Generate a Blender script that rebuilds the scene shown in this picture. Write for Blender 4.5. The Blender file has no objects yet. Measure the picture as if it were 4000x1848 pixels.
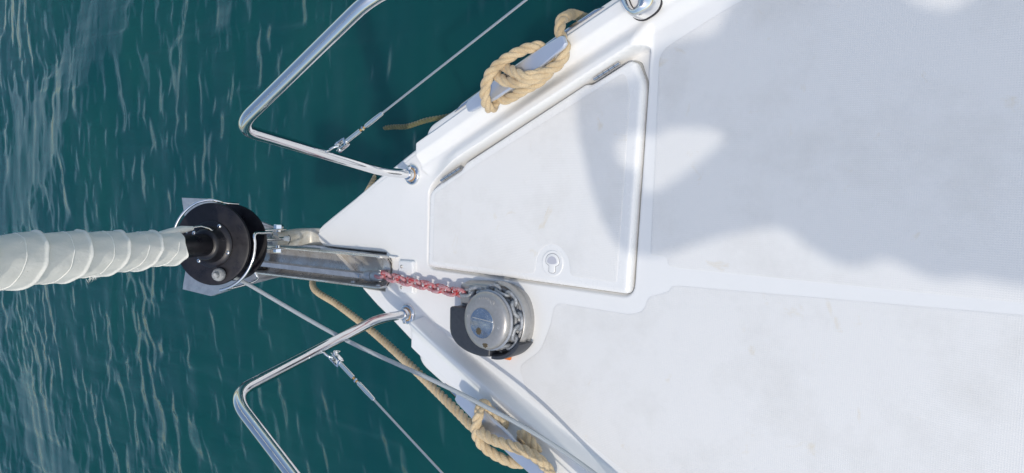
import bpy, bmesh, math, random
import numpy as np
from mathutils import Vector, Matrix

random.seed(7); rng = np.random.default_rng(11)
scene = bpy.context.scene
C = scene.collection
R = math.radians

# ------------------------------------------------------------------ camera
# world: +X aft, +Y starboard, +Z up, origin at the stem head on deck level (metres)
def cam_basis(t, yaw, roll):
    d = Vector((-math.sin(t), 0, -math.cos(t))); u = Vector((0, 1, 0)); r = d.cross(u)
    Z = Matrix.Rotation(yaw, 3, 'Z'); d, u, r = Z @ d, Z @ u, Z @ r
    c, s = math.cos(roll), math.sin(roll)
    return d, c*u - s*r, c*r + s*u
cd, cu, cr = cam_basis(0.68473705, 0.09007564, -0.02924492)
cam = bpy.data.cameras.new('camera'); cam_o = bpy.data.objects.new('camera', cam); C.objects.link(cam_o)
M = Matrix((cr, cu, -cd)).transposed().to_4x4(); M.translation = (2.10336, 0.16545, 1.55)
cam_o.matrix_world = M
cam.sensor_width = 36.0; cam.lens = 36.0*2900/4000; cam.clip_start = 0.05; cam.clip_end = 2000
scene.camera = cam_o

# ------------------------------------------------------------------ light
TO_SUN = Vector((0.70, -0.35, 1.0)).normalized()
SUN_EL = math.asin(TO_SUN.z); SUN_ROT = math.atan2(TO_SUN.x, TO_SUN.y)
world = bpy.data.worlds.new('World'); scene.world = world; world.use_nodes = True
nt = world.node_tree; nt.nodes.clear()
wo = nt.nodes.new('ShaderNodeOutputWorld'); bg = nt.nodes.new('ShaderNodeBackground'); sk = nt.nodes.new('ShaderNodeTexSky')
sk.sky_type = 'NISHITA'; sk.sun_disc = False; sk.sun_elevation = SUN_EL; sk.sun_rotation = SUN_ROT
sk.air_density = 1.4; sk.dust_density = 1.9; sk.ozone_density = 2.0
bg.inputs[1].default_value = 0.15
nt.links.new(sk.outputs[0], bg.inputs[0]); nt.links.new(bg.outputs[0], wo.inputs[0])
sun = bpy.data.lights.new('sun', 'SUN'); sun.energy = 2.0; sun.angle = R(0.53); sun.color = (1.0, 0.93, 0.82)
sun_o = bpy.data.objects.new('sun', sun); C.objects.link(sun_o)
sun_o.rotation_euler = TO_SUN.to_track_quat('Z', 'Y').to_euler(); sun_o.location = TO_SUN*20
vs = scene.view_settings; vs.view_transform = 'Standard'; vs.look = 'None'; vs.gamma = 1.0; vs.exposure = 0.0

# ------------------------------------------------------------------ helpers
def obj(name, me, mat=None, parent=None):
    o = bpy.data.objects.new(name, me); C.objects.link(o)
    if mat: me.materials.append(mat)
    if parent: o.parent = parent
    return o
def mesh(name, v, f, mat=None, parent=None, smooth=True, uv=None, auto=None):
    me = bpy.data.meshes.new(name); me.from_pydata([tuple(p) for p in v], [], f); me.update()
    if uv is not None:
        ul = me.uv_layers.new(name='UVMap')
        li = np.empty(len(me.loops), np.int32); me.loops.foreach_get('vertex_index', li)
        ul.data.foreach_set('uv', np.asarray(uv, np.float32)[li].ravel())
    if smooth: me.polygons.foreach_set('use_smooth', [True]*len(me.polygons))
    if auto: me.set_sharp_from_angle(angle=R(auto))
    return obj(name, me, mat, parent)
def thing(name, label, cat, loc=(0, 0, 0), group=None):
    o = bpy.data.objects.new(name, None); C.objects.link(o); o.empty_display_size = .05; o.location = loc
    o['label'] = label; o['category'] = cat
    if group: o['group'] = group
    return o
def local(t, pts):                       # world points -> the thing's own frame
    L = Vector(t.location)
    return [Vector(p) - L for p in pts]
def grid_faces(nx, ny):
    i, j = np.meshgrid(np.arange(nx-1), np.arange(ny-1), indexing='ij'); a = (i*ny+j).ravel()
    return np.stack([a, a+ny, a+ny+1, a+1], 1)
def grid_mesh(name, X, Y, Z, mat, parent=None, flip=False):
    nx, ny = X.shape; f = grid_faces(nx, ny)
    if flip: f = f[:, ::-1]
    me = bpy.data.meshes.new(name)
    me.vertices.add(nx*ny); me.vertices.foreach_set('co', np.stack([X, Y, Z], -1).astype(np.float32).ravel())
    n = len(f); me.loops.add(n*4); me.loops.foreach_set('vertex_index', f.astype(np.int32).ravel())
    me.polygons.add(n); me.polygons.foreach_set('loop_start', np.arange(0, n*4, 4, dtype=np.int32))
    me.polygons.foreach_set('use_smooth', np.ones(n, bool)); me.update(calc_edges=True); me.validate()
    return obj(name, me, mat, parent)
def spline(pts, n=8):                    # Catmull-Rom through points
    P = [Vector(p) for p in pts]; P = [P[0]*2-P[1]] + P + [P[-1]*2-P[-2]]; out = []
    for k in range(1, len(P)-2):
        a, b, c, d = P[k-1:k+3]
        for i in range(n):
            t = i/n
            out.append(.5*((2*b) + (c-a)*t + (2*a-5*b+4*c-d)*t*t + (3*b-a-3*c+d)*t**3))
    out.append(P[-2]); return out
def resample(P, step):
    L = [0]
    for a, b in zip(P, P[1:]): L.append(L[-1]+(b-a).length)
    n = max(2, int(L[-1]/step)+1); out = []; k = 0
    for i in range(n):
        s = L[-1]*i/(n-1)
        while k < len(L)-2 and L[k+1] < s: k += 1
        t = (s-L[k])/max(1e-9, L[k+1]-L[k]); out.append(P[k].lerp(P[k+1], min(1, max(0, t))))
    return out
def frames(P):
    T = [(P[min(i+1, len(P)-1)]-P[max(i-1, 0)]).normalized() for i in range(len(P))]
    up = Vector((0, 0, 1)) if abs(T[0].z) < .9 else Vector((1, 0, 0)); N = [T[0].cross(up).normalized()]
    for i in range(1, len(P)):
        q = T[i-1].rotation_difference(T[i]); n = q @ N[-1]; n = (n - T[i]*n.dot(T[i])).normalized(); N.append(n)
    return T, N, [t.cross(n) for t, n in zip(T, N)]
def tube_data(P, r, seg=12, cap=True, closed=False):
    T, N, B = frames(P); v = []; f = []; uv = []; L = 0
    rr = r if callable(r) else (lambda i: r)
    for i, p in enumerate(P):
        if i: L += (p-P[i-1]).length
        for k in range(seg):
            a = 2*math.pi*k/seg; v.append(p + (N[i]*math.cos(a)+B[i]*math.sin(a))*rr(i)); uv.append((k/seg, L))
    n = len(P)
    for i in range(n if closed else n-1):
        for k in range(seg):
            a = i*seg+k; b = i*seg+(k+1) % seg; j = (i+1) % n
            f.append((a, b, j*seg+(k+1) % seg, j*seg+k))
    if cap and not closed:
        f.append(tuple(range(seg))[::-1]); f.append(tuple((n-1)*seg+k for k in range(seg)))
    return v, f, uv
def tube(name, P, r, mat, parent=None, seg=12, **k):
    P = [Vector(p) for p in P]
    if parent: P = local(parent, P)
    v, f, uv = tube_data(P, r, seg, **k); return mesh(name, v, f, mat, parent, uv=uv, auto=50)
def fillet_path(pts, rad, n=8):          # polyline with rounded corners
    P = [Vector(p) for p in pts]; out = [P[0]]
    for i in range(1, len(P)-1):
        a, b, c = P[i-1], P[i], P[i+1]; u = (a-b).normalized(); w = (c-b).normalized()
        ang = u.angle(w); d = min(rad[i-1] if isinstance(rad, (list, tuple)) else rad, .49*(a-b).length, .49*(c-b).length)
        for k in range(n+1):
            t = k/n; out.append((1-t)**2*(b+u*d) + 2*t*(1-t)*b + t*t*(b+w*d))
    out.append(P[-1]); return out
def round_poly(pts, rad, n=5):
    P = [Vector((p[0], p[1])) for p in pts]; out = []; m = len(P)
    for i in range(m):
        a, b, c = P[i-1], P[i], P[(i+1) % m]; u = (a-b); w = (c-b)
        r = rad[i] if isinstance(rad, (list, tuple)) else rad
        d = min(r, .48*u.length, .48*w.length); u.normalize(); w.normalize()
        for k in range(n+1):
            t = k/n; out.append((1-t)**2*(b+u*d) + 2*t*(1-t)*b + t*t*(b+w*d))
    return out
def area(P): return .5*sum(P[i-1].x*P[i].y - P[i].x*P[i-1].y for i in range(len(P)))
def inset(P, d):
    m = len(P); s = 1 if area(P) > 0 else -1; out = []
    for i in range(m):
        a = (P[i]-P[i-1]); b = (P[(i+1) % m]-P[i])
        if a.length < 1e-9: a = b
        if b.length < 1e-9: b = a
        a = a.normalized(); b = b.normalized(); t = (a+b).normalized()
        k = 1/max(.5, t.dot(a)); out.append(P[i] + Vector((-t.y, t.x))*s*d*k)
    if d > 0:                            # collapse edges that flipped over
        for _ in range(30):
            bad = False
            for i in range(m):
                e0 = P[i]-P[i-1]; e1 = out[i]-out[i-1]
                if e0.length > 1e-9 and e0.dot(e1) < -1e-12:
                    c = (out[i]+out[i-1])/2; out[i] = c.copy(); out[i-1] = c.copy(); bad = True
            if not bad: break
    return out
def plate(name, poly, prof, mat, parent=None, base=None, zf=None, auto=40):
    """poly: 2-d outline, prof: (inset, z) from bottom to top; closed solid with rounded rim"""
    if area(poly) < 0: poly = poly[::-1]
    off = Vector(parent.location) if parent else Vector((0, 0, 0)); n = len(poly); v = []; f = []
    for d, z in prof:
        for q in (inset(poly, d) if d else poly): v.append(Vector((q.x, q.y, z + (zf(q) if zf else 0)))-off)
    for i in range(len(prof)-1):
        for k in range(n): f.append((i*n+k, i*n+(k+1) % n, (i+1)*n+(k+1) % n, (i+1)*n+k))
    f.append(tuple(range(n))[::-1]); f.append(tuple((len(prof)-1)*n+k for k in range(n)))
    return mesh(name, v, f, mat, parent, auto=auto)
def basis(axis, xdir=None):
    z = Vector(axis).normalized(); x = Vector(xdir) if xdir else (Vector((1, 0, 0)) if abs(z.x) < .9 else Vector((0, 1, 0)))
    x = (x - z*x.dot(z)).normalized(); return x, z.cross(x), z
def lathe(name, o, axis, prof, mat, parent=None, seg=32, xdir=None, auto=40, sx=1, sy=1):
    """prof: (radius, height) pairs along axis from origin o"""
    x, y, z = basis(axis, xdir); o = Vector(o) - (Vector(parent.location) if parent else Vector()); v = []; f = []
    for r, h in prof:
        for k in range(seg):
            a = 2*math.pi*k/seg; v.append(o + z*h + x*(r*sx*math.cos(a)) + y*(r*sy*math.sin(a)))
    for i in range(len(prof)-1):
        for k in range(seg): f.append((i*seg+k, i*seg+(k+1) % seg, (i+1)*seg+(k+1) % seg, (i+1)*seg+k))
    f.append(tuple(range(seg))[::-1]); f.append(tuple((len(prof)-1)*seg+k for k in range(seg)))
    return mesh(name, v, f, mat, parent, auto=auto)
def boxm(name, o, size, mat, parent=None, axes=None, bev=.002):
    bm = bmesh.new(); bmesh.ops.create_cube(bm, size=1)
    for q in bm.verts: q.co = Vector((q.co.x*size[0], q.co.y*size[1], q.co.z*size[2]))
    if bev: bmesh.ops.bevel(bm, geom=bm.edges[:], offset=bev, segments=2, affect='EDGES', profile=.6)
    if axes:
        x, y, z = axes; Mx = Matrix((x, y, z)).transposed(); bmesh.ops.transform(bm, matrix=Mx.to_4x4(), verts=bm.verts)
    o = Vector(o) - (Vector(parent.location) if parent else Vector())
    for q in bm.verts: q.co += o
    me = bpy.data.meshes.new(name); bm.to_mesh(me); bm.free()
    me.polygons.foreach_set('use_smooth', [True]*len(me.polygons)); me.set_sharp_from_angle(angle=R(35))
    return obj(name, me, mat, parent)
def hexbolt(name, o, axis, r, h, mat, parent): return lathe(name, o, axis, [(r, 0), (r, h*.85), (r*.9, h)], mat, parent, seg=6, auto=20)
def screw(name, o, axis, r, mat, parent):
    return lathe(name, o, axis, [(r, 0), (r*.95, r*.25), (r*.7, r*.45), (r*.4, r*.5), (r*.36, r*.15), (r*.05, r*.15)], mat, parent, seg=12)

# ------------------------------------------------------------------ materials
def nodes(name):
    m = bpy.data.materials.new(name); m.use_nodes = True; t = m.node_tree; b = t.nodes['Principled BSDF']; return m, t, b
def N(t, kind, **k):
    n = t.nodes.new(kind)
    for a, v in k.items():
        if a in n.bl_rna.properties: setattr(n, a, v)
        else: n.inputs[a].default_value = v
    return n
def ramp(t, src, stops):
    r = t.nodes.new('ShaderNodeValToRGB'); e = r.color_ramp.elements
    while len(e) < len(stops): e.new(.5)
    for q, (p, c) in zip(e, stops): q.position = p; q.color = (*c, 1) if len(c) == 3 else c
    t.links.new(src, r.inputs[0]); return r.outputs[0]
def mix(t, fac, a, b, blend='MIX'):
    m = t.nodes.new('ShaderNodeMix'); m.data_type = 'RGBA'; m.blend_type = blend
    for s, v in ((0, fac), (6, a), (7, b)):
        if hasattr(v, 'is_linked') or hasattr(v, 'links'): t.links.new(v, m.inputs[s])
        else: m.inputs[s].default_value = v if s == 0 else (*v, 1)
    return m.outputs[2]
def coord(t, kind='Object', scale=None):
    c = t.nodes.new('ShaderNodeTexCoord').outputs[kind]
    if scale:
        mp = N(t, 'ShaderNodeMapping'); mp.inputs['Scale'].default_value = scale; t.links.new(c, mp.inputs[0]); c = mp.outputs[0]
    return c
def geo_pos(t, scale=None):
    c = t.nodes.new('ShaderNodeNewGeometry').outputs['Position']
    if scale:
        mp = N(t, 'ShaderNodeMapping'); mp.inputs['Scale'].default_value = scale; t.links.new(c, mp.inputs[0]); c = mp.outputs[0]
    return c
def noise(t, vec, scale, detail=4, rough=.55, dist=0):
    n = N(t, 'ShaderNodeTexNoise', Scale=scale, Detail=detail, Roughness=rough, Distortion=dist); t.links.new(vec, n.inputs['Vector']); return n.outputs['Fac']
def bump(t, b, h, strength=.3, dist=.002, prev=None):
    n = N(t, 'ShaderNodeBump', Strength=strength, Distance=dist); t.links.new(h, n.inputs['Height'])
    if prev: t.links.new(prev, n.inputs['Normal'])
    t.links.new(n.outputs[0], b.inputs['Normal']); return n.outputs[0]
def simple(name, col, rough=.5, metal=0., var=None, vscale=40, vamt=.25, bmp=None, spec=None, rvar=None):
    m, t, b = nodes(name); b.inputs['Base Color'].default_value = (*col, 1); b.inputs['Roughness'].default_value = rough; b.inputs['Metallic'].default_value = metal
    p = geo_pos(t)
    if var:
        f = ramp(t, noise(t, p, vscale, 6, .65), [(.35, (0, 0, 0)), (.7, (vamt,)*3)])
        t.links.new(mix(t, f, col, var), b.inputs['Base Color'])
    if rvar:
        f = noise(t, p, rvar[0], 5, .6); mr = N(t, 'ShaderNodeMapRange'); mr.inputs[3].default_value = rvar[1]; mr.inputs[4].default_value = rvar[2]
        mr.inputs[1].default_value = .3; mr.inputs[2].default_value = .7; t.links.new(f, mr.inputs[0]); t.links.new(mr.outputs[0], b.inputs['Roughness'])
    if bmp: bump(t, b, noise(t, p, bmp[0], 4), bmp[1], bmp[2])
    if spec is not None: b.inputs['Specular IOR Level'].default_value = spec
    return m

def stains(t, p, col):                   # salt, dirt and yellowed drips with shapes of their own
    a = ramp(t, noise(t, p, 5.5, 7, .68), [(.48, (0, 0, 0)), (.74, (.40,)*3)])
    c = mix(t, a, col, (.58, .565, .53))
    y = ramp(t, noise(t, p, 13, 5, .6, .6), [(.64, (0, 0, 0)), (.75, (.45,)*3)])
    c = mix(t, y, c, (.66, .57, .41))
    s = ramp(t, noise(t, p, 95, 2, .5), [(.80, (0, 0, 0)), (.83, (.55,)*3)])
    return mix(t, s, c, (.30, .27, .23))
def gelcoat(name, col=(.805, .80, .785), rough=.28):
    m, t, b = nodes(name); p = geo_pos(t)
    a = ramp(t, noise(t, p, 9, 6, .65), [(.45, (0, 0, 0)), (.8, (.22,)*3)])
    c = mix(t, a, col, (.70, .70, .68))
    s = ramp(t, noise(t, p, 70, 2, .5), [(.785, (0, 0, 0)), (.80, (.35,)*3)])
    c = mix(t, ramp(t, noise(t, geo_pos(t, (1, 5, 1)), 24, 6, .75, .4), [(.62, (0, 0, 0)), (.78, (.30,)*3)]), c, (.55, .54, .52))
    t.links.new(mix(t, s, c, (.42, .36, .28)), b.inputs['Base Color'])
    mr = N(t, 'ShaderNodeMapRange'); mr.inputs[3].default_value = rough-.06; mr.inputs[4].default_value = rough+.14
    t.links.new(noise(t, p, 22, 5), mr.inputs[0]); t.links.new(mr.outputs[0], b.inputs['Roughness'])
    bump(t, b, noise(t, p, 6, 3), .12, .004)
    return m
def nonskid(name):
    m, t, b = nodes(name); p = geo_pos(t)
    t.links.new(stains(t, p, (.765, .755, .735)), b.inputs['Base Color']); b.inputs['Roughness'].default_value = .62
    K = 2*math.pi/.0042; hs = []
    sep = N(t, 'ShaderNodeSeparateXYZ'); t.links.new(p, sep.inputs[0])
    for ax in (0, 1):
        mu = N(t, 'ShaderNodeMath', operation='MULTIPLY'); mu.inputs[1].default_value = K; t.links.new(sep.outputs[ax], mu.inputs[0])
        si = N(t, 'ShaderNodeMath', operation='SINE'); t.links.new(mu.outputs[0], si.inputs[0]); hs.append(si.outputs[0])
    mm = N(t, 'ShaderNodeMath', operation='MAXIMUM'); t.links.new(hs[0], mm.inputs[0]); t.links.new(hs[1], mm.inputs[1])
    n1 = bump(t, b, mm.outputs[0], .20, .0009)
    bump(t, b, noise(t, p, 14, 4), .10, .006, n1)
    return m

M_gel = gelcoat('gelcoat'); M_non = nonskid('nonskid')
M_lid = gelcoat('lid_gelcoat', (.80, .795, .78), .24)
M_chrome = simple('polished_steel', (.80, .80, .80), .05, 1.0, rvar=(30, .03, .10))
M_steel = simple('worn_steel', (.68, .67, .65), .34, .62, var=(.42, .37, .31), vscale=22, vamt=.7, rvar=(18, .16, .42), bmp=(60, .1, .001))
M_alu = simple('anodised_aluminium', (.68, .72, .80), .30, .72, rvar=(25, .28, .42))
M_galv = simple('galvanised', (.50, .52, .55), .48, .75, var=(.34, .36, .39), vscale=30, vamt=.8, bmp=(140, .2, .001))
M_grey = simple('grey_cast_metal', (.42, .41, .40), .36, .55, var=(.30, .29, .28), vscale=120, vamt=.5, bmp=(400, .08, .0005))
M_black = simple('black_anodised', (.006, .006, .009), .40, .1, var=(.014, .012, .017), vscale=45, vamt=.9, rvar=(30, .22, .5))
M_plast = simple('dark_plastic', (.030, .034, .044), .42, 0, var=(.055, .06, .07), vscale=90, vamt=.6)
M_orange = simple('orange_plastic', (.75, .20, .03), .4)
M_pad = simple('white_plastic_pad', (.76, .77, .77), .3)
M_rust = simple('rust_ring', (.42, .25, .10), .6, .3)
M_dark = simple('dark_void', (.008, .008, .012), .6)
M_brack = simple('painted_bracket', (.58, .57, .53), .38, .15, var=(.40, .34, .25), vscale=35, vamt=.7)
M_bronze = simple('tarnished_socket', (.16, .12, .07), .5, .6)
M_stud = simple('knurled_grey', (.42, .43, .44), .7, .1, var=(.2, .2, .21), vscale=180, vamt=.9, bmp=(250, .6, .002))
M_strip = simple('steel_chafe_strip', (.62, .64, .70), .22, 1.0)

# ------------------------------------------------------------------ deck shape
EDGE = [(-.012, .022), (.0, .031), (.053, .062), (.170, .128), (.294, .203), (.352, .232), (.457, .291), (.534, .329), (.567, .344),
        (.80, .460), (1.017, .566), (1.161, .632), (1.428, .742), (1.8, .875), (2.3, 1.03), (2.9, 1.17)]
ex, ey = np.array(EDGE).T
def e_of(x): return np.interp(x, ex, ey)
def sm(a, b, x):
    t = np.clip((x-a)/(b-a), 0, 1); return t*t*(3-2*t)
def sdf(poly, X, Y):                     # signed distance, negative inside
    P = np.array([(q[0], q[1]) for q in poly]); D = np.full(X.shape, 1e9); ins = np.zeros(X.shape, bool)
    for i in range(len(P)):
        a, b = P[i-1], P[i]; ab = b-a; L = (ab**2).sum()
        if L < 1e-14: continue
        t = np.clip(((X-a[0])*ab[0]+(Y-a[1])*ab[1])/L, 0, 1)
        D = np.minimum(D, (X-a[0]-t*ab[0])**2+(Y-a[1]-t*ab[1])**2)
        c = ((a[1] > Y) != (b[1] > Y)); xi = a[0]+(Y-a[1])*ab[0]/(ab[1] if abs(ab[1]) > 1e-12 else 1e-12); ins ^= c & (X < xi)
    D = np.sqrt(D); return np.where(ins, -D, D)

LID = [(.534, -.058), (1.215, -.061), (1.227, .436), (1.201, .487), (1.186, .491), (1.082, .441), (1.066, .444), (.672, .248), (.656, .228), (.560, .180), (.532, .160)]
RECESS = [(.5235, -.0675), (1.2245, -.0705), (1.237, .522), (1.205, .522), (.680, .270), (.545, .200), (.518, .172)]
rec_poly = round_poly(RECESS, [.03, .035, .03, .03, .01, .02, .02])

def deck_z(X, Y):
    e = e_of(X); A = np.abs(Y); d = e - A
    st = Y > 0
    # raised side mouldings: where they start (blunt, chamfered nose)
    front = np.minimum(sm(.484, .498, X), sm(0, .014, (X-.484) - (.228-A)*1.45))
    # port profile: flat, crease, crest, then a steep drop to the deck
    foot = np.interp(X, [.5, .65, 1.0, 1.2, 1.8], [.116, .122, .142, .154, .165])
    zp = .030 + .014*sm(.052, foot-.030, d)
    zp = zp*(1-sm(foot-.028, foot, d))
    # starboard profile: flat, shallow valley, coaming beside the locker
    co = .034*sm(.52, .66, X)*(1-sm(1.20, 1.246, X))
    v0 = .012
    zs = .038 - (.038-v0)*sm(.040, .076, d)
    zs = zs + (co-v0)*sm(.076, .118, d)
    fall = np.where(X < 1.24, 0*X, 1)
    zs = np.where(d > .142, co*(1-sm(.175, .245, d)*1.0), zs)
    z = np.where(st, zs, zp)*front
    # lower outer lip of the nose and the side
    lip = 1-sm(.0165, .0195, d)
    z = z - .004*lip*(X < .49)
    z = np.where(X >= .49, z - .010*(1-sm(.0, .010, d)), z)
    z = z - .006*(1-sm(0, .006, d))
    # locker recess
    s = sdf(rec_poly, X, Y)
    k = 1-sm(-.007, .002, s)
    fl = -.014 - .010*sm(.02, .09, Y - (.5*X-.115)*sm(.5, .56, X) + .06)
    z = z*(1-k) + fl*k
    # well for the anchor roller, open at the bow
    w = np.maximum(np.maximum(X-.335, np.abs(Y+.0945-.012*(X-.2))-.058), -1)
    k = 1-sm(-.010, .006, w)
    z = z*(1-k) + (-.055)*k
    return z
xs = np.concatenate([np.linspace(-.012, .03, 22)[:-1], np.linspace(.03, 1.36, 420)[:-1], np.linspace(1.36, 2.9, 100)])
vv = np.linspace(-1, 1, 441)
Xg, Vg = np.meshgrid(xs, vv, indexing='ij'); Yg = Vg*e_of(Xg); Zg = deck_z(Xg, Yg)
# roll the rim over and down the topsides
def rim(side):
    c = -1 if side > 0 else 0
    return Xg[:, c], Yg[:, c], Zg[:, c]
boat = thing('sailboat', 'white sailing boat foredeck coming to a point at the bow', 'boat')
cols = []
for s in (-1, 1):
    x_, y_, z_ = rim(s)
    cols.append([(x_, y_+s*o, z_-q) for o, q in ((.003, .002), (.0045, .006), (.004, .04))])
Xa = np.concatenate([np.stack([c[0] for c in cols[0][::-1]], 1), Xg, np.stack([c[0] for c in cols[1]], 1)], 1)
Ya = np.concatenate([np.stack([c[1] for c in cols[0][::-1]], 1), Yg, np.stack([c[1] for c in cols[1]], 1)], 1)
Za = np.concatenate([np.stack([c[2] for c in cols[0][::-1]], 1), Zg, np.stack([c[2] for c in cols[1]], 1)], 1)
# close the blunt stem
row = [(Xa[0]-o, Ya[0], Za[0]-q) for o, q in ((.004, .04), (.004, .006), (.002, .002))]
Xa = np.concatenate([np.stack([r[0] for r in row]), Xa]); Ya = np.concatenate([np.stack([r[1] for r in row]), Ya]); Za = np.concatenate([np.stack([r[2] for r in row]), Za])
grid_mesh('deck', Xa, Ya, Za, M_gel, boat)
# hull topsides
hx = np.linspace(-.010, 2.9, 60); hz = np.array([-.02, -.15, -.4, -.8, -1.2, -1.5])
HX, HZ = np.meshgrid(hx, hz, indexing='ij'); sh = np.clip((-HZ)/1.5, 0, 1)
for s, nm in ((1, 'hull_side'), (-1, 'hull_side')):
    HY = s*(e_of(np.clip(HX, -.012, 2.9))*(1-.42*sh)-.004); grid_mesh(nm, HX + .05*sh, HY, HZ, M_gel, boat, flip=s > 0)
# outer ledge (rub rail) with rounded front end, and the thin steel chafe strip beside each cleat
for s in (1, -1):
    X_ = np.concatenate([[.507, .508, .511, .516, .523, .533], np.linspace(.56, 2.85, 60)])
    W_ = np.interp(X_, [.507, .508, .511, .516, .523, .533, .56, .62, 1.2, 2.85], [.010, .020, .028, .033, .036, .037, .037, .034, .030, .03])
    prof = [(-.25, -.050), (0.3, -.050), (.8, -.045), (1.0, -.030), (1.0, -.010), (.93, -.003), (.80, 0), (-.02, 0.002), (-.25, -.004)]
    XX = np.stack([X_]*len(prof), 1); YY = np.stack([s*(e_of(X_)+W_*q[0]) for q in prof], 1); ZZ = np.stack([0*X_+q[1]+.002 for q in prof], 1)
    grid_mesh('rub_rail', XX, YY, ZZ, M_gel, boat, flip=s > 0)
    X_ = np.linspace(.618, 1.105, 40); W_ = np.interp(X_, [.618, .66, 1.05, 1.105], [.024, .0305, .029, .022])
    w0 = np.interp(X_, [.62, 1.2, 2.85], [.034, .030, .03])
    prof = [(1.10, -.022), (1.10, -.006), (1.02, .0045), (.84, .0065), (.70, .0065), (.68, .003)]
    tap = np.interp(X_, [.618, .64, 1.08, 1.105], [0.1, 1, 1, .1])
    XX = np.stack([X_]*len(prof), 1); YY = np.stack([s*(e_of(X_)+w0*(.66+(q[0]-.66)*tap)) for q in prof], 1); ZZ = np.stack([0*X_+q[1] for q in prof], 1)
    o = grid_mesh('chafe_strip', XX, YY, ZZ, M_strip, boat, flip=s > 0)
# non-skid panels
def eb(x, d, s): return (x, s*(float(e_of(x))-d))
port = [(.885, -.295), (.955, -.240), (.985, -.165), (.992, -.108), (1.215, -.110), (1.252, -.098), (1.262, -.062), (1.300, -.049), (1.315, -.042), (1.321, -.030), (1.345, -.027), (1.989, -.007), (2.88, .012),
        eb(2.88, .19, -1), eb(2.3, .185, -1), eb(1.8, .18, -1), eb(1.43, .172, -1), eb(1.161, .166, -1), eb(1.017, .158, -1), eb(.92, .150, -1)]
stbd = [(1.259, .508), (1.262, .036), (1.305, .036), (1.309, .016), (1.335, .013), (1.988, .014), (2.88, .032), eb(2.88, .165, 1), eb(2.3, .16, 1), eb(1.8, .155, 1), eb(1.43, .150, 1)]
PR = [(0, -.004), (0, .0003), (.002, .0007), (.005, .0009)]
plate('nonskid_panel', round_poly(port, [.02, .02, .03, .03, .02, .02, .012, .006, .008, .008, .01, .05, .01, .01, .1, .1, .1, .1, .1, .02]), PR, M_non, boat)
plate('nonskid_panel', round_poly(stbd, [.03, .012, .012, .008, .02, .1, .01, .01,   .1, .1, .06]), PR, M_non, boat)

# ------------------------------------------------------------------ locker lid
lid = thing('locker_lid', 'white hinged anchor locker lid with textured panel and round latch', 'hatch', (.9, .18, -.02))
lp = round_poly(LID, [.018, .014, .02, .016, .012, .01, .01, .008, .008, .02, .02])
plate('lid_shell', lp, [(.0, -.016), (0, -.012), (0, .003), (.002, .008), (.005, .0112), (.009, .0126), (.013, .013)], M_lid, lid, auto=60)
LPAN = [(.557, -.040), (.905, -.041), (.936, -.037), (.939, .004), (.957, .032), (.984, .044), (1.012, .039), (1.040, .013), (1.048, -.030), (1.060, -.034), (1.183, -.036), (1.195, .404), (1.183, .453), (1.170, .462), (.70, .236), (.556, .157)]
plate('nonskid_panel', round_poly(LPAN, [.008, .01, .012, .012, .02, .02, .02, .015, .012, .008, .008, .01, .02, .02, .2, .008]), [(0, .011), (0, .0133), (.002, .0137), (.005, .0139)], M_non, lid)
plate('seal', inset(lp, -.0045), [(0, -.030), (0, -.0125)], simple('grey_seal', (.40, .395, .37), .7, var=(.28, .26, .22), vscale=25, vamt=.7), lid)
def hinge(a, b, z):
    a = Vector((*a, z)); b = Vector((*b, z)); d = (b-a); L = d.length; d.normalize(); n = Vector((d.y, -d.x, 0))
    h = boxm('hinge', (a+b)/2 + n*.003 + Vector((0, 0, -.005)), (L, .007, .002), M_steel, lid, (d, Vector((-d.y, d.x, 0)), Vector((0, 0, 1))), .0005)
    for k in range(5):
        p = a + d*(L*(k+.5)/5) - Vector(lid.location)
        v, f, uv = tube_data([p-d*(L/10-.0008), p+d*(L/10-.0008)], .0042, 14)
        mesh('hinge_knuckle', v, f, M_chrome_s, h, auto=50)
    return h
M_chrome_s = simple('brushed_steel', (.66, .66, .66), .22, 1.0)
hinge((.574, .196), (.650, .234), .007); hinge((1.086, .454), (1.158, .489), .007)
lc = Vector((.991, -.007, .013))
latch = lathe('latch', lc, (0, 0, 1), [(.0335, 0), (.0335, .0010), (.0325, .0018), (.030, .0018), (.0265, .0010), (.0, .0010)][:5], M_lid, lid, seg=40)
kp = [(.991+.021*math.cos(a), -.001+.019*math.sin(a)) for a in [R(q) for q in range(-28, 209, 12)]]
kp = kp[::1] + [(.9815, -.014), (.981, -.0285), (.986, -.0315), (.996, -.0315), (1.001, -.0285), (1.0005, -.014)]
latch_pull = plate('pull', [Vector(q) for q in kp], [(0, .0130), (0, .0150), (.0008, .0158), (.002, .0162)], M_lid, None)
latch_pull.parent = latch; latch_pull.data.transform(Matrix.Translation(-Vector(lid.location)))
gro = plate('groove', inset([Vector(q) for q in kp], -.0012), [(0, .0138), (0, .01435)], M_grey, None); gro.parent = latch; gro.data.transform(Matrix.Translation(-Vector(lid.location)))
fg = [(.991+.0150*math.cos(R(q)), -.0035+.0145*math.sin(R(q))) for q in range(0, 181, 12)] + [(.9765, -.0055), (.984, -.0085), (.991, -.0092), (.998, -.0085), (1.0055, -.0055)]
m_f = simple('finger_well_shade', (.50, .50, .55), .4)  # darker colour on a flat plate stands in for shade in the finger hole
fgo = plate('finger_well_shade', [Vector(q) for q in fg], [(0, .0155), (0, .01665)], m_f, None); fgo.parent = latch; fgo.data.transform(Matrix.Translation(-Vector(lid.location)))

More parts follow.
